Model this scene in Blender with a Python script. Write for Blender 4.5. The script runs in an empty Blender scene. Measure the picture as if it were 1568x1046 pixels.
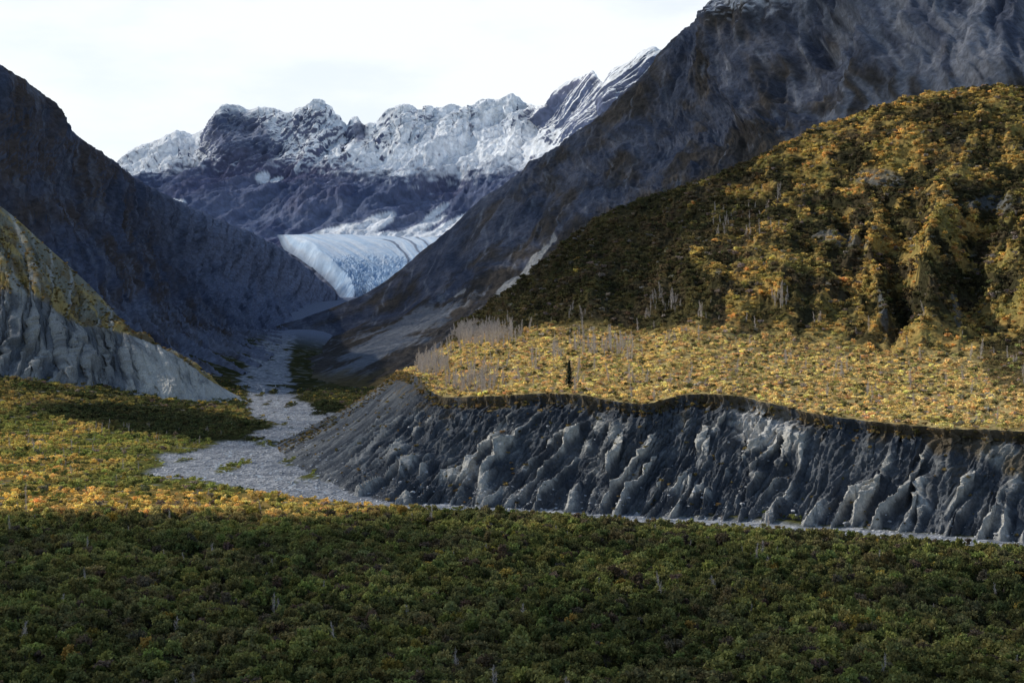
import bpy, math, numpy as np
from mathutils import Vector
rng=np.random.default_rng(7)
FPX=2154.0; CZ=60.0
# ---------------------------------------------------------------- helpers
_r=np.random.default_rng(3);PERM=_r.permutation(256).astype(np.int32);PERM=np.concatenate([PERM,PERM,PERM])
_a=np.arange(256)/256*2*np.pi;GX=np.cos(_a).astype(np.float32);GY=np.sin(_a).astype(np.float32)
def perlin(x,y,seed=0):
    x=np.asarray(x,dtype=np.float64)+seed*13.7;y=np.asarray(y,dtype=np.float64)+seed*7.31
    x,y=np.broadcast_arrays(x,y)
    ix=np.floor(x);iy=np.floor(y);fx=(x-ix).astype(np.float32);fy=(y-iy).astype(np.float32)
    ix=ix.astype(np.int32)&255;iy=iy.astype(np.int32)&255
    u=fx*fx*fx*(fx*(fx*6-15)+10);v=fy*fy*fy*(fy*(fy*6-15)+10)
    p0=PERM[ix]+iy;p1=PERM[ix+1]+iy
    def g(h,dx,dy):
        h=PERM[h];return GX[h]*dx+GY[h]*dy
    a=g(p0,fx,fy);b=g(p1,fx-1,fy);c=g(p0+1,fx,fy-1);d=g(p1+1,fx-1,fy-1)
    return (a+(b-a)*u+(c+(d-c)*u-a-(b-a)*u)*v)*1.5
def fbm(x,y,o=4,seed=0,gain=.5):
    s=0;a=1;n=0
    for k in range(o):
        s=s+a*perlin(x*2**k+k*17.3,y*2**k-k*9.1,seed+k);n+=a;a*=gain
    return s/n
def ridged(x,y,o=4,seed=0,gain=.5):
    s=0;a=1;n=0
    for k in range(o):
        s=s+a*(1-np.abs(perlin(x*2**k+k*7.7,y*2**k+k*3.3,seed+k))*2);n+=a;a*=gain
    return s/n
def sm(a,b,x):
    t=np.clip((x-a)/(b-a),0,1);return t*t*(3-2*t)
def cr(P,t):
    P=np.asarray(P,float);k=len(P);t=np.clip(t,0,k-1-1e-9);i=np.floor(t).astype(int);f=t-i
    f=f.reshape((-1,)+(1,)*(P.ndim-1))
    p0=P[np.maximum(i-1,0)];p1=P[i];p2=P[np.minimum(i+1,k-1)];p3=P[np.minimum(i+2,k-1)]
    return .5*((2*p1)+(-p0+p2)*f+(2*p0-5*p1+4*p2-p3)*f*f+(-p0+3*p1-3*p2+p3)*f**3)
def gz(x,y):
    z=np.interp(y,[-400,0,205,245,1100,1400,3200,4700,6000,30000],[75,58,1.5,0,0,6,59,186,240,250])
    z=z+30*sm(215,470,-x)*sm(800,1250,y)*(1-sm(4000,6000,y))
    return z
def S(px,py,d):   # image pixel coordinates plus a chosen depth -> world
    px=np.asarray(px,float);py=np.asarray(py,float);d=np.asarray(d,float)
    return np.stack([(px-784)/FPX*d,d+0*px,CZ+(523-py)/FPX*d],-1)
def SG(px,d,off=-3):
    px=np.asarray(px,float);d=np.asarray(d,float);x=(px-784)/FPX*d
    return np.stack([x,d,gz(x,d)+off],-1)
def pxy(G):
    return 784+G[...,0]/G[...,1]*FPX, 523-(G[...,2]-CZ)/G[...,1]*FPX
def normals(G):
    a=np.gradient(G,axis=1);b=np.gradient(G,axis=0);n=np.cross(a,b)
    n/=np.linalg.norm(n,axis=-1,keepdims=True)+1e-9
    if n[...,2].mean()<0:n=-n
    return n
def arcs(G):
    s=np.zeros(G.shape[:2]);t=np.zeros(G.shape[:2])
    m=G[G.shape[0]//2];sl=np.concatenate([[0],np.cumsum(np.linalg.norm(np.diff(m,axis=0),axis=1))])
    s[:]=sl[None]
    t[1:]=np.cumsum(np.linalg.norm(np.diff(G,axis=0),axis=2),axis=0)
    return s,t
def blur(a,it=1):
    for _ in range(it):
        a=np.pad(a,1,'edge');a=(a[:-2]+2*a[1:-1]+a[2:])/4;a=(a[:,:-2]+2*a[:,1:-1]+a[:,2:])/4
    return a
def mkq(name,V,q,col,mat,smooth=True):
    me=bpy.data.meshes.new(name);me.vertices.add(len(V));me.vertices.foreach_set('co',V.reshape(-1).astype(np.float32))
    me.loops.add(len(q)*4);me.loops.foreach_set('vertex_index',q.reshape(-1).astype(np.int32))
    me.polygons.add(len(q));me.polygons.foreach_set('loop_start',(np.arange(len(q))*4).astype(np.int32))
    me.polygons.foreach_set('loop_total',np.full(len(q),4,np.int32))
    me.polygons.foreach_set('use_smooth',np.full(len(q),smooth,bool))
    me.update(calc_edges=True)
    if col is not None:
        c=np.ones((len(V),4),np.float32);c[:,:3]=np.clip(col.reshape(-1,3),0,1)
        at=me.attributes.new('col','FLOAT_COLOR','POINT');at.data.foreach_set('color',c.reshape(-1))
    me.materials.append(mat);ob=bpy.data.objects.new(name,me);bpy.context.scene.collection.objects.link(ob);return ob
def mk(name,G,col,mat):
    nv,nu=G.shape[:2];idx=np.arange(nv*nu).reshape(nv,nu)
    q=np.stack([idx[:-1,:-1],idx[:-1,1:],idx[1:,1:],idx[1:,:-1]],-1).reshape(-1,4)
    n=np.cross(np.gradient(G,axis=1),np.gradient(G,axis=0))
    if n[...,2].mean()<0:q=q[:,::-1]
    return mkq(name,G.reshape(-1,3),q,col,mat)
def mix(a,b,f):
    a=np.asarray(a,float);b=np.asarray(b,float);return a+(b-a)*np.asarray(f)[...,None]
def ell(px,py,cx,cy,a,b,deg):
    t=math.radians(deg);x=px-cx;y=-(py-cy);u=(x*math.cos(t)+y*math.sin(t))/a;v=(-x*math.sin(t)+y*math.cos(t))/b
    return 1-np.sqrt(u*u+v*v)
# ---------------------------------------------------------------- materials
def terr(name,s1=.5,s2=.05,bump=.5,bs=.3,amp=.5,spec=.1,rough=.95):
    m=bpy.data.materials.new(name);m.use_nodes=True;N=m.node_tree.nodes;L=m.node_tree.links
    N.remove(N['Principled BSDF']);b=N.new('ShaderNodeBsdfDiffuse');b.inputs['Roughness'].default_value=.6;L.new(b.outputs[0],N['Material Output'].inputs[0])
    at=N.new('ShaderNodeAttribute');at.attribute_name='col'
    g=N.new('ShaderNodeNewGeometry')
    def nz(sc,det=3):
        n=N.new('ShaderNodeTexNoise');n.inputs['Scale'].default_value=sc;n.inputs['Detail'].default_value=det;n.inputs['Roughness'].default_value=.7
        L.new(g.outputs['Position'],n.inputs['Vector']);return n
    n1=nz(s1,3)
    mr=N.new('ShaderNodeMapRange');mr.inputs[1].default_value=.3;mr.inputs[2].default_value=.7;mr.inputs[3].default_value=1-amp;mr.inputs[4].default_value=1+amp
    L.new(n1.outputs[0],mr.inputs[0])
    v=N.new('ShaderNodeVectorMath');v.operation='SCALE';L.new(at.outputs['Color'],v.inputs[0]);L.new(mr.outputs[0],v.inputs['Scale'])
    L.new(v.outputs[0],b.inputs['Color'])
    bp=N.new('ShaderNodeBump');bp.inputs['Strength'].default_value=.9;bp.inputs['Distance'].default_value=bump
    n3=nz(bs,3);L.new(n3.outputs[0],bp.inputs['Height']);L.new(bp.outputs[0],b.inputs['Normal'])
    return m
def leafmat(name,trans=.3):
    m=bpy.data.materials.new(name);m.use_nodes=True;N=m.node_tree.nodes;L=m.node_tree.links
    N.remove(N['Principled BSDF']);out=N['Material Output']
    at=N.new('ShaderNodeAttribute');at.attribute_type='INSTANCER';at.attribute_name='tint'
    g=N.new('ShaderNodeNewGeometry')
    mr=N.new('ShaderNodeMapRange');mr.inputs[3].default_value=.6;mr.inputs[4].default_value=1.4;L.new(g.outputs['Random Per Island'],mr.inputs[0])
    v=N.new('ShaderNodeVectorMath');v.operation='SCALE';L.new(at.outputs['Color'],v.inputs[0]);L.new(mr.outputs[0],v.inputs['Scale'])
    d=N.new('ShaderNodeBsdfDiffuse');t=N.new('ShaderNodeBsdfTranslucent');mx=N.new('ShaderNodeMixShader');mx.inputs[0].default_value=trans
    L.new(v.outputs[0],d.inputs[0]);L.new(v.outputs[0],t.inputs[0]);L.new(d.outputs[0],mx.inputs[1]);L.new(t.outputs[0],mx.inputs[2]);L.new(mx.outputs[0],out.inputs[0])
    return m
def plain(name,c,rough=.9,amp=.3,sc=2):
    m=bpy.data.materials.new(name);m.use_nodes=True;N=m.node_tree.nodes;L=m.node_tree.links
    b=N['Principled BSDF'];b.inputs['Roughness'].default_value=rough;b.inputs['Specular IOR Level'].default_value=.2
    g=N.new('ShaderNodeNewGeometry');n=N.new('ShaderNodeTexNoise');n.inputs['Scale'].default_value=sc;L.new(g.outputs['Position'],n.inputs['Vector'])
    cr_=N.new('ShaderNodeValToRGB');cr_.color_ramp.elements[0].position=.3;cr_.color_ramp.elements[1].position=.7
    cr_.color_ramp.elements[0].color=[x*(1-amp) for x in c]+[1];cr_.color_ramp.elements[1].color=[x*(1+amp) for x in c]+[1]
    L.new(n.outputs[0],cr_.inputs[0]);L.new(cr_.outputs[0],b.inputs['Base Color']);return m
M_far=terr('far_rock',.03,.004,8,.03,.25)
M_mid=terr('mountain_slope',.10,.012,4,.09,.35)
M_bluff=terr('glacial_till',.9,.08,.7,.8,.3)
M_hill=terr('hill_ground',.4,.03,1.,.3,.5)
M_ground=terr('valley_ground',1.0,.04,.5,1.4,.5)
M_ice=terr('glacier_ice',.05,.01,3,.05,.08)
# ---------------------------------------------------------------- far mountain
px=np.linspace(40,1130,1000)
rid=[(40,330),(100,300),(180,262),(200,242),(215,235),(240,228),(260,215),(275,208),(300,212),(322,200),(333,185),(345,170),(365,168),(385,172),(400,168),(430,172),(450,180),(470,172),(488,163),(505,176),(520,188),(533,205),(541,190),(549,189),(560,202),(578,206),(590,190),(604,178),(625,170),(645,180),(665,184),(680,175),(700,172),(722,176),(740,166),(765,163),(785,154),(800,162),(820,170),(850,162),(862,150),(880,135),(893,126),(905,120),(915,130),(922,138),(932,118),(945,112),(958,110),(975,96),(985,90),(998,86),(1010,92),(1020,100),(1130,60)]
rp=np.array(rid,float)
rpy=np.interp(px,rp[:,0],rp[:,1])+3.*fbm(px/8,px*0,4,5,.6)
dR=np.interp(px,[40,310,340,800,870,930,1130],[9000,8700,7700,7300,6500,5900,5300])
d3=np.interp(px,[40,310,600,800,930,1130],[7300,7000,6700,6500,5600,5000])
d4=np.interp(px,[40,800,930,1130],[5700,5600,5000,4700])
r1=S(px,rpy,dR);r0=r1+np.array([0,900,-500.])
r2=S(px,rpy+np.interp(px,[40,330,450,600,850,1130],[22,40,34,26,30,45]),dR*.5+d3*.5)
r3=S(px,np.interp(px,[40,180,330,500,650,800,950,1130],[330,300,270,258,246,230,195,175]),d3)
r4=S(px,np.interp(px,[40,300,430,700,800,950,1130],[380,350,362,366,335,300,290]),d4)
r5=S(px,px*0+490,d4*.86)
tl=np.concatenate([np.linspace(0,1,25)[:-1],np.linspace(1,3,250)[:-1],np.linspace(3,5,170)])
G=cr(np.array([r0,r1,r2,r3,r4,r5]),tl)
t=tl[:,None]
X,Y,Z=G[...,0],G[...,1],G[...,2];n=normals(G)
env=.06*sm(0.3,1,t)+.94*sm(1,1.7,t);env=env*(1-.65*sm(3.2,4.2,t))*(1-.35*sm(820,920,px)[None])
w=fbm(X/900,Z/900,3,11)
rd=ridged(X/480+w*.5-Z/520,Z/800+Y/2500,6,21,.55)
Dl=(rd-.45)*185*env+(ridged((X-Z*.9)/150,Z/500+w*.5,3,41,.5)-.4)*45*env
Ds=fbm(X/90,Z/70,5,31,.6)*26*env+(ridged(X/1500,Z/60+X/500+.5*w,3,45,.5)-.4)*7*env
Gl=G+n*Dl[...,None]*np.array([.7,1,.75]);nl_=normals(Gl)
G=G+n*(Dl+Ds)[...,None]*np.array([.7,1,.75]);n=normals(G);PX,PY=pxy(G)
Zz=G[...,2]
fine=fbm(G[...,0]/45,Zz/28,4,51,.6)
base=mix([.10,.13,.22],[.17,.195,.29],sm(-.4,.4,fbm(X/300,Z/120,4,61)))  # blue tint in the rock stands in for aerial haze
base=mix(base,[.15,.135,.21],.5*sm(.0,.5,fbm(X/500,Z/400,3,62)))
base=base*(1+.5*fine)[...,None]
base=mix(base,[.27,.31,.42],.7*sm(270,390,PY)*sm(-.35,.3,fbm(X/160,Z/60,3,63)))  # lower slopes paler and bluer: moraine tone plus painted haze
line=np.interp(PX,[40,200,330,480,600,850,1000],[980,1030,1060,990,890,870,830])
amt=np.interp(PX,[40,300,340,470,600,820,880,1100],[2.0,1.8,.15,.5,1.4,1.4,.2,-.1])  # snow amount; extra white on the left peaks replaces mist
snow=(Zz-line)/260+(nl_[...,2]*.65+n[...,2]*.35-.40)*3.6+fine*1.2+fbm(X/200,Z/120,4,71)*1.0+amt*.9-.45
snow=sm(.05,.42,snow)*sm(-130,0,Zz-line+160*fine)
cliff=np.maximum(ell(PX,PY,372,212,56,36,-30),ell(PX,PY,550,202,11,16,0));cliff=sm(-.2,.25,cliff+.5*fine)
snow=snow*(1-.85*cliff)
pat=np.maximum.reduce([ell(PX,PY,402,272,13,10,0),ell(PX,PY,424,275,12,4,15),ell(PX,PY,619,265,16,5,10),ell(PX,PY,275,309,14,4,-10),ell(PX,PY,455,256,9,4,50),
  ell(PX,PY,575,342,36,13,25),ell(PX,PY,525,354,64,10,10),ell(PX,PY,668,325,26,6,35),ell(PX,PY,640,350,50,7,24),ell(PX,PY,688,345,38,7,28),ell(PX,PY,600,362,110,8,2)])
snow=np.maximum(snow,sm(0,.2,pat+.25*fine))
colr=mix(base,[.82,.85,.88],snow)
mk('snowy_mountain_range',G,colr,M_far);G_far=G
# ---------------------------------------------------------------- glacier
rows=[[(424,361),(490,360),(560,361),(625,364),(705,364)],[(450,375),(508,376),(570,377),(632,380),(695,379)],[(476,392),(524,396),(572,398),(624,400),(676,394)],
[(500,410),(535,417),(572,423),(610,422),(648,412)],[(524,434),(546,443),(570,446),(594,441),(620,428)],[(543,478),(556,480),(570,476),(586,467),(602,454)]]
dd=[5640,5450,5290,5170,5040,4840];R=[]
for r,d in zip(rows,dd):
    a=np.array(r,float);q=cr(a,np.linspace(0,4,280));R.append(S(q[:,0],q[:,1]-1,d-120))
G=cr(np.array(R),np.linspace(0,5,280));n=normals(G);PX,PY=pxy(G)
v=np.linspace(0,1,280)[:,None]*np.ones((1,280));u=np.linspace(0,1,280)[None]*np.ones((280,1))
wv=fbm(u*4,v*5,4,3)
side=np.minimum(u,1-u)+.05*wv
edge=sm(0,.09,side)*sm(1,.9,v+.05*wv)
crev=ridged(PX/9+wv*2,PY/5+(PX-570)**2/2500.+wv*3,5,81,.65)
cm_=sm(392,425,PY+12*wv)
rr=np.hypot((PX-556)/1.15,(PY-432)/1.0)+5*wv
lf=(PY-361)-.62*(PX-428)
fr=fbm(rr/5.5,np.arctan2(PY-432,PX-556)*1.5,4,85);fl_=fbm(lf/6,PX/70,4,86);wr=sm(535,590,PX)
flow=fr*wr+fl_*(1-wr)
D=edge*24*sm(0,.3,v)+(crev-.3)*15*edge*cm_+flow*2.5*edge-45*(1-edge)*sm(0,.1,v)
G=G+n*D[...,None]
mp_=(np.exp(-((rr-66)/2.2)**2)+.9*np.exp(-((rr-84)/1.8)**2)+.8*np.exp(-((rr-99)/2.0)**2))*sm(568,605,PX)
mor=sm(.3,.7,mp_+.3*flow)
c=mix([.78,.83,.88],[.54,.68,.83],sm(-.35,.45,flow*.8+.25*cm_+.1))
c=mix(c,[.30,.46,.66],.7*cm_*sm(.55,.15,crev))
c=mix(c,[.19,.22,.29],np.clip(mor*.85+.75*sm(.82,1.,v+.2*wv)*sm(-.2,.2,flow+wv)+.8*sm(.06,.0,side+.04*flow)+.6*sm(.97,1,v),0,1))
mk('glacier',G,c,M_ice)
# ---------------------------------------------------------------- left mountain
def dense(pts,n,ground=False):
    a=np.array(pts,float);q=cr(a,np.linspace(0,len(a)-1,n))
    return SG(q[:,0],q[:,1]) if ground else S(q[:,0],q[:,1],q[:,2])
NU=700
ridge=dense([(-330,-110,1900),(-70,70,2000),(0,119,2100),(45,150,2200),(100,212,2450),(180,274,2800),(300,330,3500),(415,380,4200),(518,474,4650)],NU)
m1=dense([(-400,200,1600),(-90,260,1750),(0,280,1820),(60,300,1900),(120,335,2050),(200,375,2400),(290,415,3000),(405,445,3800),(528,482,4500)],NU)
m2=dense([(-400,400,1400),(-80,440,1500),(20,450,1550),(100,470,1620),(170,485,1750),(250,500,2000),(330,505,2500),(420,500,3300),(536,488,4400)],NU)
b=dense([(-400,1250),(-60,1380),(60,1420),(160,1480),(260,1530),(370,1620),(428,2200),(440,3100),(545,4300)],NU,True)
T=np.concatenate([np.linspace(0,1,25)[:-1],np.linspace(1,4,400)])
G=cr(np.array([ridge+[-500,500,-250],ridge,m1,m2,b]),T);t=T[:,None];n=normals(G);s,tt=arcs(G)
env=.05+.95*sm(1,1.6,t);env=env*(1-.6*sm(3.3,4,t))*(1-.7*sm(s.max()*.75,s.max(),s));X,Y,Z=G[...,0],G[...,1],G[...,2]
w=fbm(s/300,tt/400,3,7)
D=(ridged(s/130+w*.5-tt/700,tt/900,6,101,.55)-.4)*34*env+(ridged(s/34+w-tt/300,tt/300,5,111,.6)-.4)*10*env+fbm(s/40,tt/40,5,121,.6)*9*env
G=G+n*D[...,None];n=normals(G);PX,PY=pxy(G)
f=fbm(s/50+w-tt/300,tt/180,5,131,.6)
c=mix([.065,.078,.115],[.11,.122,.17],sm(-.3,.3,f))  # bluish rock tone, distance haze put into the colour
c=mix(c,[.10,.073,.05],.75*sm(-.15,.3,fbm(s/120,tt/200,4,141)+.1)*sm(3200,2200,Y)*sm(.2,.45,n[...,2]))
c=mix(c,[.22,.24,.30],.7*sm(-.1,.35,ridged(s/40+w-tt/300,tt/500,4,151,.6)-.65+.5*sm(2.3,3.8,t)))
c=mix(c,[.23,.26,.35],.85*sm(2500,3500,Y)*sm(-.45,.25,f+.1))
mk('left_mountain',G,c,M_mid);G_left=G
# ---------------------------------------------------------------- left eroded bank
NU=800
crest=dense([(-330,190,1500),(-90,265,1420),(0,316,1390),(70,376,1370),(140,440,1350),(195,498,1335),(255,540,1320),(320,582,1310),(392,622,1300)],NU)
lip=dense([(-330,420,1290),(-90,444,1270),(0,450,1265),(62,458,1270),(112,494,1275),(185,510,1280),(262,540,1285),(325,584,1290),(393,623,1292)],NU)
b=dense([(-330,1180),(-90,1190),(0,1195),(80,1200),(150,1205),(220,1210),(290,1220),(345,1245),(400,1285)],NU,True)
lipo=fbm(np.arange(NU)/50,np.zeros(NU),5,5,.6)*22*sm(NU,NU*.7,np.arange(NU))
lip=lip+np.stack([lipo*.3,lipo,lipo*-.3],-1);bm_=lip*.42+b*.58+np.array([0,6,-6.])*sm(NU,NU*.6,np.arange(NU))[:,None]
back=crest+np.array([-150,250,-60.])
back[:,2]=np.maximum(back[:,2],gz(back[:,0],back[:,1])-30)
A1=np.linspace(0,1,10)[:-1];A2=np.linspace(0,1,150);A3=np.linspace(0,2,260)
G=np.concatenate([back+(crest-back)*A1[:,None,None],crest+(lip-crest)*A2[:-1,None,None],cr(np.array([lip,bm_,b]),A3)])
t=np.concatenate([A1,1+A2[:-1],2+A3/2])[:,None];n=normals(G);s,tt=arcs(G);PX,PY=pxy(G)
end=sm(NU,NU*.8,np.arange(NU))[None]
w=fbm(s/60,tt/80,3,17)
bigb=np.clip(1-np.abs(perlin((s+.3*tt)/26+w*.5,tt/260,161))*2.6-.3,0,1)**1.1
er=ridged((s+.3*tt)/10+w,tt/70,5,165,.6)
D=bigb*13*sm(2,2.35,t)*(1-.6*sm(2.75,3,t))*(.25+.75*sm(230,160,PX))+(er-.45)*5*sm(2,2.2,t)*(1-.6*sm(2.7,3,t))*(.5+.5*sm(230,160,PX))+(ridged(s/60-tt/160+w*.5,tt/300,5,171,.55)-.4)*13*sm(1,1.3,t)*sm(2,1.8,t)+fbm(s/8,tt/8,5,181,.6)*1.8*sm(1,1.2,t)
D=D+8*np.exp(-((PX-215-60*(t-2))/30)**2)*sm(1.95,2.3,t)*sm(3.05,2.6,t)-12*np.exp(-((PX-160)/15)**2)*sm(2,2.2,t)
G=G+n*(D*(.15+.85*end))[...,None];n=normals(G);PX,PY=pxy(G)
f=fbm(s/25+w,tt/60,5,191,.6)
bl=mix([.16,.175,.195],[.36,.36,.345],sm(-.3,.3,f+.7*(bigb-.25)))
bl=mix(bl,[.62,.60,.54],.8*sm(180,225,PX)*sm(-.5,.1,f))  # right-hand cone painted paler to look sunlit
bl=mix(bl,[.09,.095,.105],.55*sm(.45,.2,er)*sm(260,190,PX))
up=mix([.26,.255,.20],[.21,.16,.09],sm(-.1,.25,f+.35*sm(1.5,1.9,t)-.05))
up=mix(up,[.50,.37,.13],.7*sm(.05,.35,fbm(s/40,tt/20,4,195)+.25*sm(1.6,1.95,t)))
up=mix(up,[.42,.43,.41],.8*sm(.0,.3,ridged(s/30-tt/120,tt/200,3,196)-.5))
c=mix(up,bl,sm(1.93,2.05,t+.08*f))
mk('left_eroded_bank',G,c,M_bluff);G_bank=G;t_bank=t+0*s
# ---------------------------------------------------------------- right big mountain
NU=900
ridge=dense([(425,522,3300),(520,489,3500),(600,450,3600),(690,376,3700),(790,288,3650),(860,240,3600),(930,190,3500),(1000,125,3350),(1045,70,3250),(1075,35,3200),(1112,0,3100),(1300,-130,2900),(1568,-250,2700),(1950,-300,2500)],NU)
m1=dense([(440,528,3000),(525,507,3000),(610,477,3000),(700,425,2950),(790,370,2900),(870,325,2850),(950,285,2780),(1020,245,2700),(1070,215,2650),(1120,185,2600),(1180,150,2500),(1380,20,2300),(1640,-60,2150),(1950,-100,2000)],NU)
m2=dense([(452,545,2500),(525,525,2450),(620,505,2420),(720,475,2380),(800,450,2330),(870,425,2270),(950,395,2200),(1030,360,2150),(1110,325,2100),(1190,290,2050),(1290,240,1970),(1480,170,1850),(1700,120,1750),(1950,100,1700)],NU)
b=dense([(432,2100),(465,1700),(540,1480),(640,1400),(740,1420),(820,1440),(900,1450),(980,1450),(1060,1450),(1140,1450),(1280,1450),(1480,1420),(1700,1350),(1950,1300)],NU,True)
T=np.concatenate([np.linspace(0,1,25)[:-1],np.linspace(1,4,450)])
G=cr(np.array([ridge+[500,700,-300],ridge,m1,m2,b]),T);t=T[:,None];n=normals(G);s,tt=arcs(G);PX,PY=pxy(G)
env=.10+.9*sm(1,1.5,t);env=env*(1-.55*sm(3.3,4,t))*(.15+.85*sm(100,900,s));crag=1+1.3*sm(1050,1350,PX)*sm(2.6,1.8,t)
w=fbm(s/350,tt/400,3,27)
D=(ridged(s/210+w*.5+tt/1500,tt/1100,6,201,.55)-.4)*48*env*crag+(ridged(s/50+w+tt/500,tt/380,5,211,.6)-.4)*13*env*crag+fbm(s/45,tt/45,5,221,.6)*10*env
G=G+n*D[...,None];n=normals(G);PX,PY=pxy(G)
f=fbm(s/60+w+tt/400,tt/220,5,231,.6)
c=mix([.07,.082,.115],[.12,.132,.17],sm(-.3,.3,f))  # rock colours shifted to blue to paint in haze
veg=sm(-.25,.2,fbm(s/130,tt/260,5,241,.6)+.5*sm(2.0,3.0,t)-.1-.5*sm(1150,1500,PX)*sm(250,60,PY))
c=mix(c,[.072,.06,.043],.8*veg)
c=mix(c,[.22,.235,.27],.75*sm(-.05,.3,ridged(s/60+w+tt/500,tt/500,4,251,.6)-.70+.4*sm(1100,1400,PX)))
c=mix(c,[.34,.345,.34],.9*sm(.05,.3,np.maximum.reduce([ell(PX,PY,818,405,62,11,52),ell(PX,PY,775,440,32,8,40),ell(PX,PY,700,452,20,5,35)])+1.3*f))  # scree strips, their sunlight painted in as light grey
c=mix(c,[.20,.22,.25],.75*sm(0,.4,ell(PX,PY,600,520,150,26,30)+1.2*f))
c=mix(c,[.13,.10,.045],.8*sm(560,585,PY+30*f))
c=mix(c,[.8,.82,.86],sm(.1,.4,fbm(s/18,tt/14,3,255)+(20-PY)/60.)*sm(45,10,PY)*sm(1250,1150,PX)*.6)
mk('right_mountain',G,c,M_mid);G_right=G;s_right=s
# ---------------------------------------------------------------- bluff + terrace + hill
NU=1250
lipc=[(605,572,900),(640,576,700),(668,606,630),(760,606,592),(860,603,570),(985,618,545),(1045,605,552),(1130,606,542),(1250,634,508),(1400,652,482),(1568,662,458),(1900,690,420)]
lip=dense(lipc,NU)
ui=np.arange(NU);x_=lip[:,0]
off=(ridged(x_/26,x_*0,4,301,.6)-.45)*9+fbm(x_/5,x_*0,4,302,.6)*3.2-7*np.exp(-((x_-55)/6)**2)
lip=lip+np.stack([off*.5,off,-off*.02+.5*fbm(x_/4,x_*0,4,305,.6)],-1)*sm(0,200,ui)[:,None]
b=dense([(410,830),(448,672),(568,533),(690,519),(800,505),(950,489),(1010,482),(1100,474),(1220,462),(1380,447),(1568,424),(1900,395)],NU,True)
foot=fbm(b[:,0]/14,b[:,0]*0,3,303)*3;b[:,1]+=foot
mid=lip*.5+b*.5;mid[:,2]-=3.5
A=np.linspace(0,2,320)
G=cr(np.array([lip,mid,b]),A);v=(A/2)[:,None];n=normals(G);s,tt=arcs(G)
w=fbm(s/20,tt/30,4,37)
sl_=s+.30*tt+8*fbm(s/55,tt/90,2,39)
big=1-np.abs(perlin(sl_/11+w*.35,tt/110,311))*2.3
big2=1-np.abs(perlin(sl_/6.5+w*.4,tt/70,312))*2.6
amp_=np.clip(.65+1.3*fbm(s/30,tt/30,3,313),.0,1.5)
ribs=np.maximum(np.clip(big-.2,0,1)**1.2*amp_,.55*np.clip(big2-.2,0,1)*np.clip(1.1-amp_,.1,1)*sm(.3,.6,v))
fl2=ridged(sl_/4.5+w,tt/26,4,321,.6);fl3=ridged(sl_/1.7+w*1.5,tt/12,3,325,.6)
env=sm(0,.06,v)*(1-.85*sm(.88,1,v));mask=.22+.78*sm(170,330,s)
D=(ribs*8.5*sm(.05,.40,v-.2*(1-amp_))-1.5+(fl2-.4)*3.0+(fl3-.4)*1.0+fbm(s/1.5,tt/1.5,3,331)*.35-2.0*np.exp(-((v-.07)/.05)**2))*env*mask
G=G+n*D[...,None];n=normals(G);PX,PY=pxy(G);G_bluff=G
f=fbm(s/12+w,tt/18,5,341,.6)
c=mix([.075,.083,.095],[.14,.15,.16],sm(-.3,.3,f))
c=mix(c,[.48,.47,.43],sm(.20,.55,ribs*.9+.5*f+.25*(fl2-.5))*sm(.1,.3,v)*mask)  # sunlight on the ribs painted as a paler till colour
c=mix(c,[.50,.49,.46],.85*sm(0,.4,ell(PX,PY,1165,650,60,40,0)+.9*f))  # sunlit patch of the face, also painted pale
c=mix(c,[.40,.39,.35],.8*sm(0,.4,ell(PX,PY,1530,690,55,35,-20)+.8*f))
c=mix(c,[.12,.09,.05],.8*sm(.1,.4,f+.35-2.0*v+.4*sm(1350,1500,PX)))
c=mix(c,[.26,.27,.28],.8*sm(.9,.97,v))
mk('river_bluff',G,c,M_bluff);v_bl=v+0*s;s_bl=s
tm=dense(list(zip([640,655,690,770,870,980,1060,1150,1270,1400,1568,1900],[562,562,562,563,566,572,568,568,585,600,604,610],[1000,800,740,700,680,660,660,650,630,600,585,550])),NU)
tb=dense(list(zip([660,690,730,790,880,980,1070,1160,1280,1400,1568,1900],[545,530,518,510,505,515,500,510,530,545,545,520],[1100,1000,950,880,850,830,800,790,760,730,710,690])),NU)
s1=dense(list(zip([680,720,770,830,900,990,1080,1180,1300,1420,1568,1900],[535,512,490,460,440,432,420,412,405,400,390,360],[1250,1150,1100,1030,980,950,920,900,880,860,840,820])),NU)
s2=dense(list(zip([700,740,790,850,920,1000,1090,1200,1310,1430,1568,1900],[525,503,474,428,388,362,342,312,288,268,258,240],[1320,1260,1210,1180,1150,1130,1100,1080,1060,1040,1020,1000])),NU)
rg=dense(list(zip([720,760,805,860,930,1030,1110,1220,1330,1430,1568,1900],[515,490,458,412,355,312,285,232,190,160,150,135],[1400,1380,1360,1340,1320,1300,1300,1300,1280,1260,1250,1250])),NU)
T=np.concatenate([np.linspace(0,1,70)[:-1],np.linspace(1,2,70)[:-1],np.linspace(2,5,380)[:-1],np.linspace(5,6,30)])
G=cr(np.array([lip,tm,tb,s1,s2,rg,rg+[150,350,-130]]),T);G[0]=lip
t=T[:,None];n=normals(G);s,tt=arcs(G);PX,PY=pxy(G)
w=fbm(s/120,tt/150,3,47)
env=sm(1.8,2.8,t)*(1-.8*sm(4.4,5,t))
rbh=ridged(s/62+w*.5,tt/600,4,351)
D=(rbh-.42)*24*env*(.5+.8*sm(1100,1300,PX))*(1-.5*sm(3.3,4.2,t))+(ridged(s/22+w*.6,tt/160,4,361,.6)-.4)*5*env+fbm(s/22,tt/22,4,371)*(1.8*sm(0,.25,t)+2.2*env)
D=D+(ridged(s/1400+3+w*.3,tt/70+w*.8+s/900,4,381,.5)-.5)*10*sm(3.3,4,t)*sm(1150,1350,PX)*(1-.8*sm(4.7,5,t))
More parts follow.
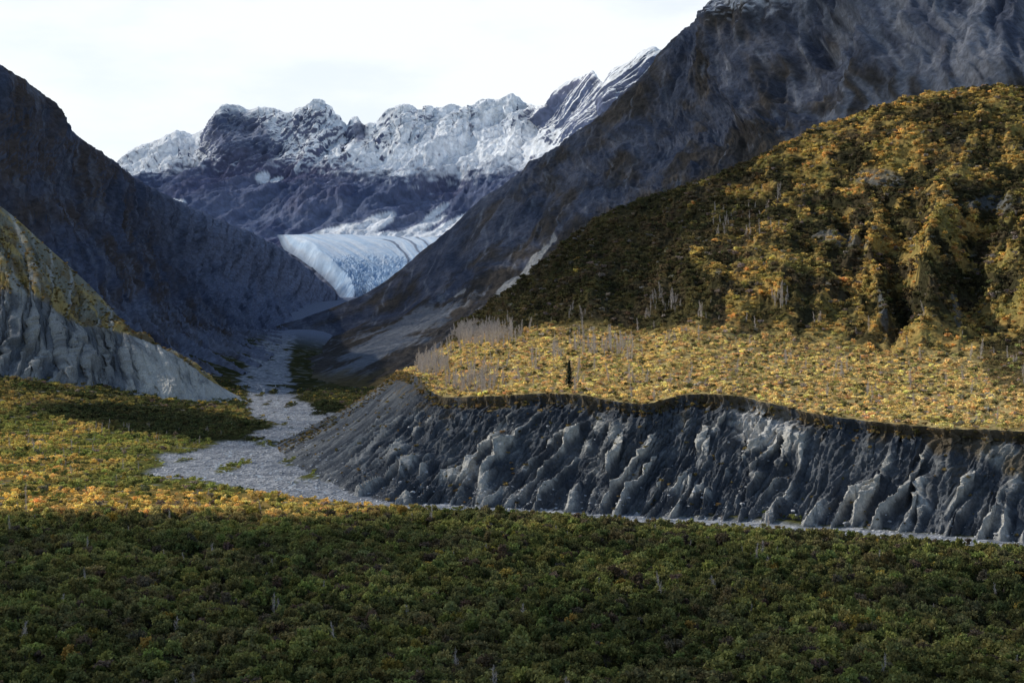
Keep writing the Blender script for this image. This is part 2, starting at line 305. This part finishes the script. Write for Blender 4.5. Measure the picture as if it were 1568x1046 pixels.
G=G+n*D[...,None];n=normals(G);PX,PY=pxy(G);G_hill=G
f=fbm(s/26+w*.6,tt/34,5,391,.65);f2=fbm(s/80+w,tt/110,3,392)
dark=mix([.052,.048,.026],[.10,.085,.036],sm(-.3,.3,f))
dark=mix(dark,[.12,.088,.055],.5*sm(.0,.3,fbm(s/35,tt/50,3,395)))
gold=mix([.38,.285,.095],[.48,.32,.105],sm(-.3,.3,fbm(s/18,tt/18,3,393)))
gold=mix(gold,[.24,.215,.075],.7*sm(.0,.3,fbm(s/30,tt/26,3,396)))
ter=1-sm(1.85,2.2,t+.35*f2)
gold=mix(gold,[.55,.43,.19],ter*.85)
gm=sm(-.05,.24,f*1.2+f2*.6-.17+.22*sm(1000,1250,PX)-.4*sm(2.0,2.4,t)*sm(1130,980,PX)-.05*sm(4.3,4.7,t)+.15*sm(4.7,4.95,t)+.28*sm(440,500,PY)*sm(1000,1250,PX)+.25*(rbh-.5))*.95
gm=np.maximum(gm,ter*(.72+.28*sm(-.3,.1,f)))
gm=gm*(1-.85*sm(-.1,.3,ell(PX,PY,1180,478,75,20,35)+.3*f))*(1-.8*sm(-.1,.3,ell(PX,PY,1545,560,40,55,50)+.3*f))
c=mix(dark,gold,gm)
rock=sm(.05,.3,np.maximum.reduce([ell(PX,PY,1280,365,50,14,-10),ell(PX,PY,1350,275,50,14,-10),ell(PX,PY,1520,310,50,18,-5),ell(PX,PY,1352,475,8,38,8),ell(PX,PY,1465,475,8,36,8)])+.9*f)*.6
hillcol=c;c=mix(c*.8,[.13,.14,.15],rock)
mk('golden_hillside',G,c,M_hill);t_h=t+0*s;s_h=s;tt_h=tt;PXh,PYh=PX,PY;rock_h=rock;gm_h=gm;ter_h=ter
# ---------------------------------------------------------------- valley ground
def axis(lst):
    out=[]
    for a,b_,st in lst: out.append(np.arange(a,b_,st))
    return np.concatenate(out)
xs=axis([(-14000,-2000,400),(-2000,-560,20),(-560,240,2.0),(240,2000,20),(2000,14001,400)])
ys=axis([(-400,150,10),(150,900,2.0),(900,2400,5),(2400,5200,16),(5200,20001,400)])
XX,YY=np.meshgrid(xs,ys);ZZ=gz(XX,YY)
def seg_poly(X,Y,pts):
    best=np.full(X.shape,1e9)
    for (x0,y0,w0),(x1,y1,w1) in zip(pts[:-1],pts[1:]):
        dx,dy=x1-x0,y1-y0;t=np.clip(((X-x0)*dx+(Y-y0)*dy)/(dx*dx+dy*dy),0,1)
        d=np.hypot(X-x0-t*dx,(Y-y0-t*dy))-(w0+(w1-w0)*t);best=np.minimum(best,d)
    return best
rv=[(-700,4400,30),(-505,3150,22),(-350,2050,26),(-275,1560,28),(-232,1350,24),(-172,1120,32),(-135,980,30),(-133,860,35),(-145,740,44),(-122,660,42),(-78,575,27),(-30,520,13),(10,501,11),(60,473,10),(110,447,10),(160,409,10),(215,376,12),(300,330,15)]
dst=seg_poly(XX,YY,rv)+fbm(XX/40,YY/70,4,401)*20*sm(540,640,YY)+fbm(XX/12,YY/16,4,402)*5
isl=sm(.28,.36,fbm(XX/22,YY/70,4,431))*sm(600,680,YY)
dst=np.maximum(dst,np.where(isl>0,isl*8,-99))
grav=sm(2,-3,dst)
wn=fbm(XX/30,YY/50,3,403)
chan=sm(.88,.98,ridged(XX/18+wn*.8,YY/80,2,404,.35))*sm(0,-5,dst)*sm(1500,1000,YY)
ZZ=ZZ+fbm(XX/40,YY/40,4,405)*1.3*(1-grav)*sm(180,300,YY)+(.8*fbm(XX/6,YY/8,4,406,.7))*grav-.8*grav-.3*chan
g1=fbm(XX/45,YY/60,4,407);g2=fbm(XX/14,YY/18,3,408)
PXg=784+XX/np.maximum(YY,50)*FPX;PYg=523+(CZ-ZZ)/np.maximum(YY,50)*FPX
goldm=sm(455,478,YY+22*g1)*sm(560,530,YY+40*g1+.10*XX)*sm(-25,-60,XX)*(.45+.55*sm(-.2,.2,g2+.4*g1+.12))
goldm=np.maximum(goldm,sm(-.1,.2,g1+.1)*sm(560,600,YY)*sm(760,700,YY)*sm(-175,-215,XX))
goldm=np.maximum(goldm,.6*sm(0,.3,g1+.05)*sm(740,800,YY)*sm(1300,1000,YY)*sm(-150,-250,XX))
green=mix([.075,.082,.030],[.160,.160,.052],sm(-.3,.35,g1+.5*g2))
green=mix(green,[.125,.105,.055],.5*sm(.0,.3,fbm(XX/25,YY/45,3,417)))
far=mix([.075,.08,.035],[.13,.12,.05],sm(-.3,.3,g1))
green=mix(green,[.26,.265,.075],.75*sm(470,540,YY)*sm(1100,900,YY))
green=mix(green,far,sm(900,1300,YY))
gc=mix(green,mix([.46,.34,.10],[.58,.40,.14],sm(-.3,.3,g2)),goldm)
shade_scrub=sm(-.05,.12,np.maximum(ell(PXg,PYg,250,648,190,22,-6),ell(PXg,PYg,480,628,50,12,0))+.25*g2)*sm(760,820,YY)
gc=mix(gc,[.04,.048,.024],shade_scrub*.92)  # dark scrub tone, with the missing cloud shadow painted into it
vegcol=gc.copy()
baregr=sm(.36,.5,fbm(XX/22,YY/9,3,409)+.1*sm(470,700,YY))*sm(380,480,YY)*(1-shade_scrub)
gc=mix(gc*.55,[.30,.30,.28],baregr*.8)
gn=fbm(XX/2.6,YY/3.4,4,410,.75)
gravc=mix([.15,.165,.19],[.40,.41,.425],sm(-.3,.3,gn+.3*fbm(XX/18,YY/24,3,412)))
gravc=mix(gravc,[.58,.585,.59],sm(.15,.35,fbm(XX/8,YY/10,4,411,.7))*.8)
gc=mix(gc,gravc,grav)
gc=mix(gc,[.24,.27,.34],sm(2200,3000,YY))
gc=mix(gc,[.17,.21,.26],chan*.5)
G_gr=np.stack([XX,YY,ZZ],-1)
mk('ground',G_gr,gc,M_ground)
# water ribbons
mw=bpy.data.materials.new('river_water');mw.use_nodes=True;bw=mw.node_tree.nodes['Principled BSDF'];bw.inputs['Base Color'].default_value=(.18,.23,.29,1);bw.inputs['Roughness'].default_value=.35;bw.inputs['Specular IOR Level'].default_value=.4
nn=mw.node_tree.nodes.new('ShaderNodeTexNoise');nn.inputs['Scale'].default_value=1.2;gg=mw.node_tree.nodes.new('ShaderNodeNewGeometry');bb=mw.node_tree.nodes.new('ShaderNodeBump');bb.inputs['Distance'].default_value=.3
mw.node_tree.links.new(gg.outputs['Position'],nn.inputs['Vector']);mw.node_tree.links.new(nn.outputs[0],bb.inputs['Height']);mw.node_tree.links.new(bb.outputs[0],bw.inputs['Normal'])
vs=[];fs=[]
def gzs(x,y):
    i=np.clip(np.searchsorted(ys,y),1,len(ys)-1);j=np.clip(np.searchsorted(xs,x),1,len(xs)-1)
    return (ZZ[i,j]+ZZ[i-1,j]+ZZ[i,j-1]+ZZ[i-1,j-1])/4
P=np.array(rv[3:],float);K=1400
for k,(o,hw) in enumerate([(-.6,.6),(-.15,1.1),(.3,.8),(.65,.5)]):
    q=cr(P,np.linspace(0,len(P)-1,K));tn=np.gradient(q[:,:2],axis=0);tn/=np.linalg.norm(tn,axis=1,keepdims=True)+1e-9
    nr=np.stack([-tn[:,1],tn[:,0]],-1);ar=np.arange(K)
    o_=o*q[:,2]+fbm(ar/45,ar*0+k,4,420+k)*q[:,2]*.8
    c_=q[:,:2]+nr*o_[:,None];wd=(hw*(.3+1.2*np.abs(fbm(ar/14,ar*0,3,430+k)))*np.clip(q[:,2]/25,.5,1.5))[:,None]
    a=c_-nr*wd;b2=c_+nr*wd;z=np.maximum(gzs(a[:,0],a[:,1]),gzs(b2[:,0],b2[:,1]))
    z=np.convolve(np.pad(z,4,'edge'),np.ones(9)/9,'valid')+.04+.01*k
    base0=len(vs)
    for i in range(K):
        vs.append((a[i,0],a[i,1],z[i]));vs.append((b2[i,0],b2[i,1],z[i]))
    for i in range(K-1): fs.append((base0+2*i,base0+2*i+1,base0+2*i+3,base0+2*i+2))
me=bpy.data.meshes.new('river');me.from_pydata(vs,[],fs);me.materials.append(mw);bpy.context.scene.collection.objects.link(bpy.data.objects.new('river',me))
# ---------------------------------------------------------------- plants
M_leaf=leafmat('shrub_leaves');M_bark=plain('bark',(.48,.43,.39));M_dbark=plain('dark_bark',(.12,.10,.085))
def quads_mesh(name,C,A,B,mats,extra=None):
    n=len(C);V=np.stack([C-A-B,C+A-B,C+A+B,C-A+B],1).reshape(-1,3);F=np.arange(4*n).reshape(-1,4)
    V=V.tolist();F=F.tolist();mi=[0]*n
    if extra:
        o=len(V);V+=extra[0];F+=[[i+o for i in f] for f in extra[1]];mi+=[1]*len(extra[1])
    me=bpy.data.meshes.new(name);me.from_pydata(V,[],F)
    for m in mats:me.materials.append(m)
    me.polygons.foreach_set('material_index',mi);return me
def limb(V,F,p,q,r0,r1,k=4):
    p=np.array(p,float);q=np.array(q,float);d=q-p;d/=np.linalg.norm(d)+1e-9
    a=np.cross(d,[.3,.5,.81]);a/=np.linalg.norm(a)+1e-9;b=np.cross(d,a);o=len(V)
    for c,r in((p,r0),(q,r1)):
        for i in range(k):
            th=2*math.pi*i/k;V.append((c+(a*math.cos(th)+b*math.sin(th))*r).tolist())
    for i in range(k):F.append([o+i,o+(i+1)%k,o+k+(i+1)%k,o+k+i])
def rvec(n):
    v=rng.normal(size=(n,3));return v/np.linalg.norm(v,axis=1,keepdims=True)
def shrub(name,nl,ls,h=2.6,w=1.7,lobes=7,stems=7):
    L=[]
    for i in range(lobes):
        a=rng.uniform(0,6.28);r=rng.uniform(.1,.75)*w;z=rng.uniform(.35,.85)*h*(1-.25*r/w);L.append((r*math.cos(a),r*math.sin(a),z,rng.uniform(.4,.75)*w*.65,rng.uniform(.25,.45)*h))
    L=np.array(L);k=rng.integers(0,lobes,nl);d=rvec(nl);d[:,2]=np.abs(d[:,2])*1.0-.25;rr=rng.uniform(.45,1.15,nl)[:,None]
    C=L[k,:3]+d*rr*np.stack([L[k,3],L[k,3],L[k,4]],-1);C[:,2]=np.maximum(C[:,2],.05)
    a=rvec(nl);b=np.cross(a,rvec(nl));b/=np.linalg.norm(b,axis=1,keepdims=True)+1e-9
    sz=rng.uniform(.6,1.3,nl)[:,None]*ls
    V=[];F=[]
    for i in range(stems):
        t_=L[i%lobes,:3];limb(V,F,(rng.normal()*.15,rng.normal()*.15,-.3),t_+rng.normal(size=3)*.2,.06,.02,3)
    me=quads_mesh(name,C,a*sz,b*sz*.7,[M_leaf,M_dbark],(V,F));return bpy.data.objects.new(name,me)
def bare(name,h,seed,mat,dens=26,th=1.):
    V=[];F=[];r=np.random.default_rng(seed)
    pts=[np.array([0,0,-.3])]
    for i in range(5):pts.append(pts[-1]+np.array([r.normal()*.12,r.normal()*.12,(h+.3)/5]))
    for i in range(5):limb(V,F,pts[i],pts[i+1],.11*th*(1-i/5.5),.11*th*(1-(i+1)/5.5)+.01,5)
    for i in range(dens):
        z=r.uniform(.12,.97);k=min(int(z*5),4);p=pts[k]+(pts[k+1]-pts[k])*(z*5-k);a=r.uniform(0,6.28);l=h*.26*(1-z*.65)*r.uniform(.6,1.2)
        q=p+np.array([math.cos(a)*l*.5,math.sin(a)*l*.5,l*.95]);limb(V,F,p,q,.045*th,.018*th,3)
        for j in range(5):
            u_=r.uniform(.3,1);pp=p+(q-p)*u_;limb(V,F,pp,pp+np.array([r.normal()*.25*l,r.normal()*.25*l,abs(r.normal())*.45*l]),.026*th,.014*th,3)
    me=bpy.data.meshes.new(name);me.from_pydata(V,[],F);me.materials.append(mat);return bpy.data.objects.new(name,me)
near=[shrub('willow_shrub_form_%d'%i,260,.17) for i in range(5)]
farS=[shrub('dwarf_shrub_form_%d'%i,60,.30,2.3,1.8,6,2) for i in range(5)]
bareP=[bare('bare_aspen_form_%d'%i,7.5,50+i,M_bark,30,1.2) for i in range(4)]
def rockm(name,seed):
    import bmesh
    bm=bmesh.new();bmesh.ops.create_icosphere(bm,subdivisions=2,radius=.5);r=np.random.default_rng(seed);ax=r.normal(size=(5,3));ax/=np.linalg.norm(ax,axis=1,keepdims=True)
    for v_ in bm.verts:
        co=np.array(v_.co)
        for a in ax:
            dd_=co@a
            if dd_>.3: co=co-a*(dd_-.3)
        v_.co=co*np.array([1,.8,.6])
    me=bpy.data.meshes.new(name);bm.to_mesh(me);bm.free();me.materials.append(M_rock);return bpy.data.objects.new(name,me)
M_rock=plain('boulder_stone',(.38,.39,.40),.85,.5,.6)
rocks=[rockm('boulder_form_%d'%i,90+i) for i in range(3)]
def inst(name,pts,tint,scl,protos):
    n=len(pts);col=bpy.data.collections.new(name+'_forms')
    for p in protos:
        if p.name not in col.objects: col.objects.link(p)
    me=bpy.data.meshes.new(name);me.vertices.add(n);me.vertices.foreach_set('co',pts.astype(np.float32).reshape(-1))
    c=np.ones((n,4),np.float32);c[:,:3]=np.clip(tint,0,1)
    me.attributes.new('tint','FLOAT_COLOR','POINT').data.foreach_set('color',c.reshape(-1))
    me.attributes.new('scl','FLOAT_VECTOR','POINT').data.foreach_set('vector',scl.astype(np.float32).reshape(-1))
    r=np.zeros((n,3),np.float32);r[:,2]=rng.uniform(0,6.28,n);r[:,:2]=rng.normal(size=(n,2))*.08
    me.attributes.new('rot','FLOAT_VECTOR','POINT').data.foreach_set('vector',r.reshape(-1))
    me.attributes.new('pick','INT','POINT').data.foreach_set('value',rng.integers(0,len(protos),n).astype(np.int32))
    ob=bpy.data.objects.new(name,me);bpy.context.scene.collection.objects.link(ob)
    ng=bpy.data.node_groups.new(name+'_scatter','GeometryNodeTree')
    ng.interface.new_socket('Geometry',in_out='INPUT',socket_type='NodeSocketGeometry');ng.interface.new_socket('Geometry',in_out='OUTPUT',socket_type='NodeSocketGeometry')
    N=ng.nodes;L=ng.links;gi=N.new('NodeGroupInput');go=N.new('NodeGroupOutput')
    ci=N.new('GeometryNodeCollectionInfo');ci.inputs['Collection'].default_value=col;ci.inputs['Separate Children'].default_value=True;ci.inputs['Reset Children'].default_value=True
    ip=N.new('GeometryNodeInstanceOnPoints');ip.inputs['Pick Instance'].default_value=True
    def na(nm,ty):
        a=N.new('GeometryNodeInputNamedAttribute');a.data_type=ty;a.inputs['Name'].default_value=nm;return a.outputs[0]
    L.new(gi.outputs[0],ip.inputs['Points']);L.new(ci.outputs[0],ip.inputs['Instance']);L.new(na('pick','INT'),ip.inputs['Instance Index'])
    L.new(na('rot','FLOAT_VECTOR'),ip.inputs['Rotation']);L.new(na('scl','FLOAT_VECTOR'),ip.inputs['Scale']);L.new(ip.outputs[0],go.inputs[0])
    ob.modifiers.new('scatter','NODES').node_group=ng;return ob
def scat(G,W,n):
    a=G[:-1,1:]-G[:-1,:-1];b=G[1:,:-1]-G[:-1,:-1];ar=np.linalg.norm(np.cross(a,b),axis=-1)*np.clip(W[:-1,:-1],0,None)
    cs=np.cumsum(ar.reshape(-1));k=np.searchsorted(cs,rng.uniform(0,cs[-1],n));k=np.minimum(k,ar.size-1);i,j=np.divmod(k,ar.shape[1])
    fu=rng.uniform(0,1,n)[:,None];fv=rng.uniform(0,1,n)[:,None]
    return G[i,j]*(1-fu)*(1-fv)+G[i,j+1]*fu*(1-fv)+G[i+1,j]*(1-fu)*fv+G[i+1,j+1]*fu*fv,i,j
def sc3(n,lo,hi,zf=1.):
    s=lo+(hi-lo)*rng.uniform(0,1,n)**1.6;return np.stack([s*rng.uniform(.85,1.2,n),s*rng.uniform(.85,1.2,n),s*zf*rng.uniform(.75,1.3,n)],-1)
def jit(c,a=.25):
    n=len(c);return c*rng.uniform(1-a,1+a,(n,1))*rng.uniform(.9,1.1,(n,3))
inview=(np.abs(XX)<.38*YY+35)
g3=fbm(XX/9,YY/12,3,418)
W=inview*(YY>212)*(YY<480)*(dst>3.5)*(sm(-.40,.1,g3+.4*g1)*.9+.1)
p,i,j=scat(G_gr,W.astype(float),22000)
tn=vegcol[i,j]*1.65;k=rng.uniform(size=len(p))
tn[(k<.015)]=[.36,.28,.07];tn[(k>.93)]=[.14,.11,.075];tn[(k>.80)&(k<.93)]=[.24,.255,.08]
near_r=(.45+.55*sm(4,26,dst[i,j]))
inst('willow_thicket',p,jit(tn,.35),sc3(len(p),.5,1.6)*near_r[:,None],near)
W=inview*(YY>=470)*(YY<1500)*(dst>3)*(XX<60)*(1-.9*baregr)*(.3+.7*sm(-.3,.1,g3))
p,i,j=scat(G_gr,W.astype(float),30000);tn=vegcol[i,j]*1.65;k=rng.uniform(size=len(p));lit=shade_scrub[i,j]<.4
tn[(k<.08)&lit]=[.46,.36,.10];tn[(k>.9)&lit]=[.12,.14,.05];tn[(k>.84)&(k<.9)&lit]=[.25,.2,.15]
sc=sc3(len(p),.45,1.4,.85)*(1+.35*sm(700,1200,p[:,1]))[:,None]*(.6+.4*sm(3,15,dst[i,j]))[:,None];inst('valley_shrub_cover',p,jit(tn,.3),sc,farS)
# hillside shrubs
front=(t_h<5.05)&(PXh<1650)
cl2=fbm(s_h/9,tt_h/9,3,441)
W=front*(.15+.85*sm(-.2,.15,cl2))*(1-.9*rock_h)*(t_h>.01)*(1+1.6*(t_h<2))
p,i,j=scat(G_hill,W.astype(float),44000);tn=hillcol[i,j]*1.65;k=rng.uniform(size=len(p));tn[k>.9]=[.12,.115,.05];tn[(k<.05)]=[.28,.24,.20]
te=ter_h[i,j]>.5;tn[te&(k>.55)&(k<.68)]=[.42,.38,.14];tn[te&(k>.47)&(k<.55)]=[.64,.43,.19];tn[te&(k<.08)]=[.45,.38,.31]
sc=sc3(len(p),.45,1.5,.8)*(.7+.6*sm(1.5,3,t_h[i,j]))[:,None];inst('hillside_shrub_cover',p,jit(tn,.35),sc,farS)
# bluff edge + face bushes
W=(v_bl<.10)*1.2+(v_bl<.95)*.05+(s_bl<90)*(v_bl<.95)*.5
p,i,j=scat(G_bluff,W,2300);tn=mix(np.array([.40,.29,.11]),np.array([.09,.08,.04]),rng.uniform(size=len(p)));inst('bluff_bushes',p,jit(tn),sc3(len(p),.2,.8,.8),farS)
# bank shrubs
W=((t_bank<2.02)&(t_bank>1))*1.;p,i,j=scat(G_bank,W,2600);tn=mix(np.array([.46,.33,.11]),np.array([.12,.10,.045]),rng.uniform(size=len(p)));inst('bank_bushes',p,jit(tn),sc3(len(p),.4,1.3,.8),farS)
# bare trees
cl=sm(.1,.35,fbm(s_h/16,tt_h/30,3,451))
W=front*(.24*cl*((t_h>.1)&(t_h<2.4))*(1+1.5*(PXh<1100))+1.5*sm(0,.3,ell(PXh,PYh,1195,460,20,14,0))+1.6*sm(0,.3,ell(PXh,PYh,745,518,60,16,0))+1.3*sm(0,.2,ell(PXh,PYh,1018,470,28,14,0))+2.0*sm(0,.2,ell(PXh,PYh,665,568,28,12,0))+.12*sm(0,.2,ell(PXh,PYh,1140,340,60,40,0))+.3*sm(0,.2,ell(PXh,PYh,1180,300,30,14,0))+1.8*sm(0,.2,ell(PXh,PYh,730,594,50,14,0))+.9*sm(0,.2,ell(PXh,PYh,920,535,60,14,0)))
p,i,j=scat(G_hill,W.astype(float),2000);inst('bare_aspen_stand',p,np.ones((len(p),3)),sc3(len(p),.3,1.3),bareP)
W=inview*(YY>225)*(YY<1000)*(dst>4)*(XX<150)*sm(.1,.3,g2)
p,i,j=scat(G_gr,W.astype(float),420);inst('bare_sapling_stand',p,np.ones((len(p),3)),sc3(len(p),.3,.75),bareP)
# boulders
W=inview*(grav>.6)*(YY<1300)*(.2+sm(0,.3,gn));p,i,j=scat(G_gr,W.astype(float),16000);inst('river_boulders',p,np.ones((len(p),3)),sc3(len(p),.3,2.2)*rng.uniform(.3,1,(len(p),1)),rocks)
W=(v_bl>.72)*1.+.1*(v_bl>.2);p,i,j=scat(G_bluff,W,1300);inst('talus_boulders',p,np.ones((len(p),3)),sc3(len(p),.4,2.2)*rng.uniform(.3,1,(len(p),1)),rocks)
# spruce
dq=(PXh-872)**2+(PYh-592)**2;k=np.argmin(np.where(t_h<1.8,dq,1e9));P0=G_hill.reshape(-1,3)[k]
V=[];F=[];limb(V,F,(0,0,-.5),(0,0,11.5),.2,.02,6);C=[];A_=[];B_=[]
for z in np.arange(.8,11.4,.26):
    R_=(11.6-z)/11*3.1*rng.uniform(.6,1.15)
    for q in range(10):
        a=rng.uniform(0,6.28);L_=R_*rng.uniform(.5,1.1);tip=np.array([math.cos(a)*L_,math.sin(a)*L_,z-.3*L_]);limb(V,F,(0,0,z),tip,.03,.01,3)
        for e in np.linspace(.2,1,6):
            C.append(np.array([0,0,z])+(tip-[0,0,z])*e+rng.normal(size=3)*.06);d_=np.array([math.cos(a),math.sin(a),-.3]);A_.append(d_*.22);B_.append(np.array([-math.sin(a),math.cos(a),rng.normal()*.3])*.26*(1.2-e*.6))
M_sp=plain('spruce_needles',(.04,.055,.03))
me=quads_mesh('spruce_tree',np.array(C),np.array(A_),np.array(B_),[M_sp,M_dbark],(V,F));sp=bpy.data.objects.new('spruce_tree',me);sp.location=P0;bpy.context.scene.collection.objects.link(sp)
# ---------------------------------------------------------------- sun, sky, added cloud
EL=math.radians(34);az=math.atan2(-.90,.43)
sd=np.array([math.sin(az)*math.cos(EL),math.cos(az)*math.cos(EL),math.sin(EL)])
sun=bpy.data.lights.new('sun','SUN');sun.energy=5;sun.angle=math.radians(.5);sun.color=(1,.93,.82);so=bpy.data.objects.new('sun',sun);bpy.context.scene.collection.objects.link(so)
so.rotation_euler=Vector(sd).to_track_quat('Z','Y').to_euler()
# broken cloud deck at 2600 m: unseen opaque flakes, arranged to cast chosen shade
H=2600.;cell=30.;x0,y0=-7000.,0.;nx,ny=308,300
acc=np.zeros((ny,nx));wt=np.zeros((ny,nx))
def splat(G,sh,st=3,w=1.):
    g=G[::st,::st].reshape(-1,3);q=np.asarray(sh)[::st,::st].reshape(-1);k=(H-g[:,2])/sd[2];cx=((g[:,0]+sd[0]*k-x0)/cell).astype(int);cy=((g[:,1]+sd[1]*k-y0)/cell).astype(int)
    ok=(cx>=0)&(cx<nx)&(cy>=0)&(cy<ny);np.add.at(acc,(cy[ok],cx[ok]),q[ok]*w);np.add.at(wt,(cy[ok],cx[ok]),w)
PX,PY=pxy(G_far);splat(G_far[30:],(.45*sm(225,265,PY)*(1-sm(-.3,.1,ell(PX,PY,580,385,140,80,-15))))[30:],2,.3)
PX,PY=pxy(G_left);splat(G_left[25:],(np.where((PX<60)&(PY>250),.65,.9)-.35*sm(2500,3300,G_left[...,1]))[25:],2,.5)
PX,PY=pxy(G_right);splat(G_right[25:],(.93-.6*sm(0,.4,ell(PX,PY,800,420,80,40,50))-.35*sm(1300,1500,PX)*sm(160,40,PY))[25:],2,.5)
splat(G_bank[10:],np.zeros(G_bank.shape[:2])[10:],3,20)
PX,PY=pxy(G_bluff);splat(G_bluff,.75*sm(690,630,PX)+.2*sm(1350,1500,PX),3,20)
shh=.95*sm(1130,960,PXh)*sm(500,455,PYh)+.10*sm(260,180,PYh)+.4*sm(1300,1200,PXh)*sm(400,330,PYh)
splat(G_hill,np.clip(shh,0,.95),2,10)
gi_=(np.abs(XX)<.5*YY+150)&(YY>100)&(YY<2500)
yb=np.interp(XX,[-400,-60,0,60,100,170],[455,452,435,405,385,350])
shg=np.where(YY<yb,.90-.25*sm(.0,.3,g1),0)
shg=np.where((shade_scrub>.5)&(PXg>90),.6,shg)
shg=np.where((PXg>430)&(YY>620),.4,shg)
m_=gi_[::4,::4];gg4=G_gr[::4,::4][m_];splat(gg4[None],shg[::4,::4][m_][None],1,8)
for _ in range(8):
    bl_=blur(acc);bw_=blur(wt);acc=np.where(wt>0,acc,bl_);wt=np.where(wt>0,wt,bw_)
al=np.where(wt>1e-4,acc/(wt+1e-6),0)
al=blur(np.repeat(np.repeat(al,2,0),2,1),2)
cyy,cxx=np.nonzero(rng.uniform(size=al.shape)<np.clip(al,0,.97));c2=cell/2
zc=H+40*fbm(cxx/27,cyy/27,3,501);xc=x0+(cxx+.5)*c2;yc=y0+(cyy+.5)*c2;hh=c2/2
C=np.stack([xc,yc,zc],-1)
V=np.stack([C+np.array([a,b_,0])*hh+rng.normal(size=(len(C),3))*[1.0,1.0,1.5] for a,b_ in((-1,-1),(1,-1),(1,1),(-1,1))],1).reshape(-1,3)
M_cl=plain('shade_cloud_flake',(.75,.76,.78),1,.05,.01)
mkq('shade_cloud',V,np.arange(len(V)).reshape(-1,4),None,M_cl,False)
w=bpy.data.worlds.new('World');bpy.context.scene.world=w;w.use_nodes=True;N=w.node_tree.nodes;L=w.node_tree.links
bg=N['Background'];bg.inputs[1].default_value=.13
sky=N.new('ShaderNodeTexSky');sky.sky_type='NISHITA';sky.sun_disc=False;sky.sun_elevation=EL;sky.sun_rotation=az%(2*math.pi);sky.air_density=1;sky.dust_density=.6;sky.ozone_density=1.5
tc=N.new('ShaderNodeTexCoord');sx=N.new('ShaderNodeSeparateXYZ');L.new(tc.outputs['Generated'],sx.inputs[0])
def mr(src,a,b_,c_,d_):
    m=N.new('ShaderNodeMapRange');m.interpolation_type='SMOOTHSTEP'
    for q,vv in zip((1,2,3,4),(a,b_,c_,d_)):m.inputs[q].default_value=vv
    L.new(src,m.inputs[0]);return m.outputs[0]
def mul(a,b_,op='MULTIPLY'):
    m=N.new('ShaderNodeMath');m.operation=op;L.new(a,m.inputs[0])
    if isinstance(b_,(int,float)):m.inputs[1].default_value=b_
    else:L.new(b_,m.inputs[1])
    return m.outputs[0]
mp=N.new('ShaderNodeMapping');mp.inputs['Scale'].default_value=(1,1,3.0);L.new(tc.outputs['Generated'],mp.inputs[0])
nz=N.new('ShaderNodeTexNoise');nz.inputs['Scale'].default_value=4.2;nz.inputs['Detail'].default_value=6;nz.inputs['Roughness'].default_value=.55;L.new(mp.outputs[0],nz.inputs[0])
fac=mul(mul(mr(sx.outputs[2],.28,.6,1,.0),mr(sx.outputs[1],-.3,.6,.15,1)),mr(nz.outputs[0],.38,.55,.80,1.))
cm=N.new('ShaderNodeMix');cm.data_type='RGBA';L.new(fac,cm.inputs[0]);L.new(sky.outputs[0],cm.inputs[6]);cm.inputs[7].default_value=(7.6,8.0,8.3,1);L.new(cm.outputs[2],bg.inputs[0])
# ---------------------------------------------------------------- camera
cam=bpy.data.cameras.new('camera');cam.lens=36*FPX/1568;cam.clip_start=1;cam.clip_end=60000;co=bpy.data.objects.new('camera',cam);co.location=(0,0,CZ);co.rotation_euler=(math.pi/2,0,0)
bpy.context.scene.collection.objects.link(co);bpy.context.scene.camera=co
vs_=bpy.context.scene.view_settings;vs_.view_transform='Standard';vs_.look='None';vs_.exposure=0
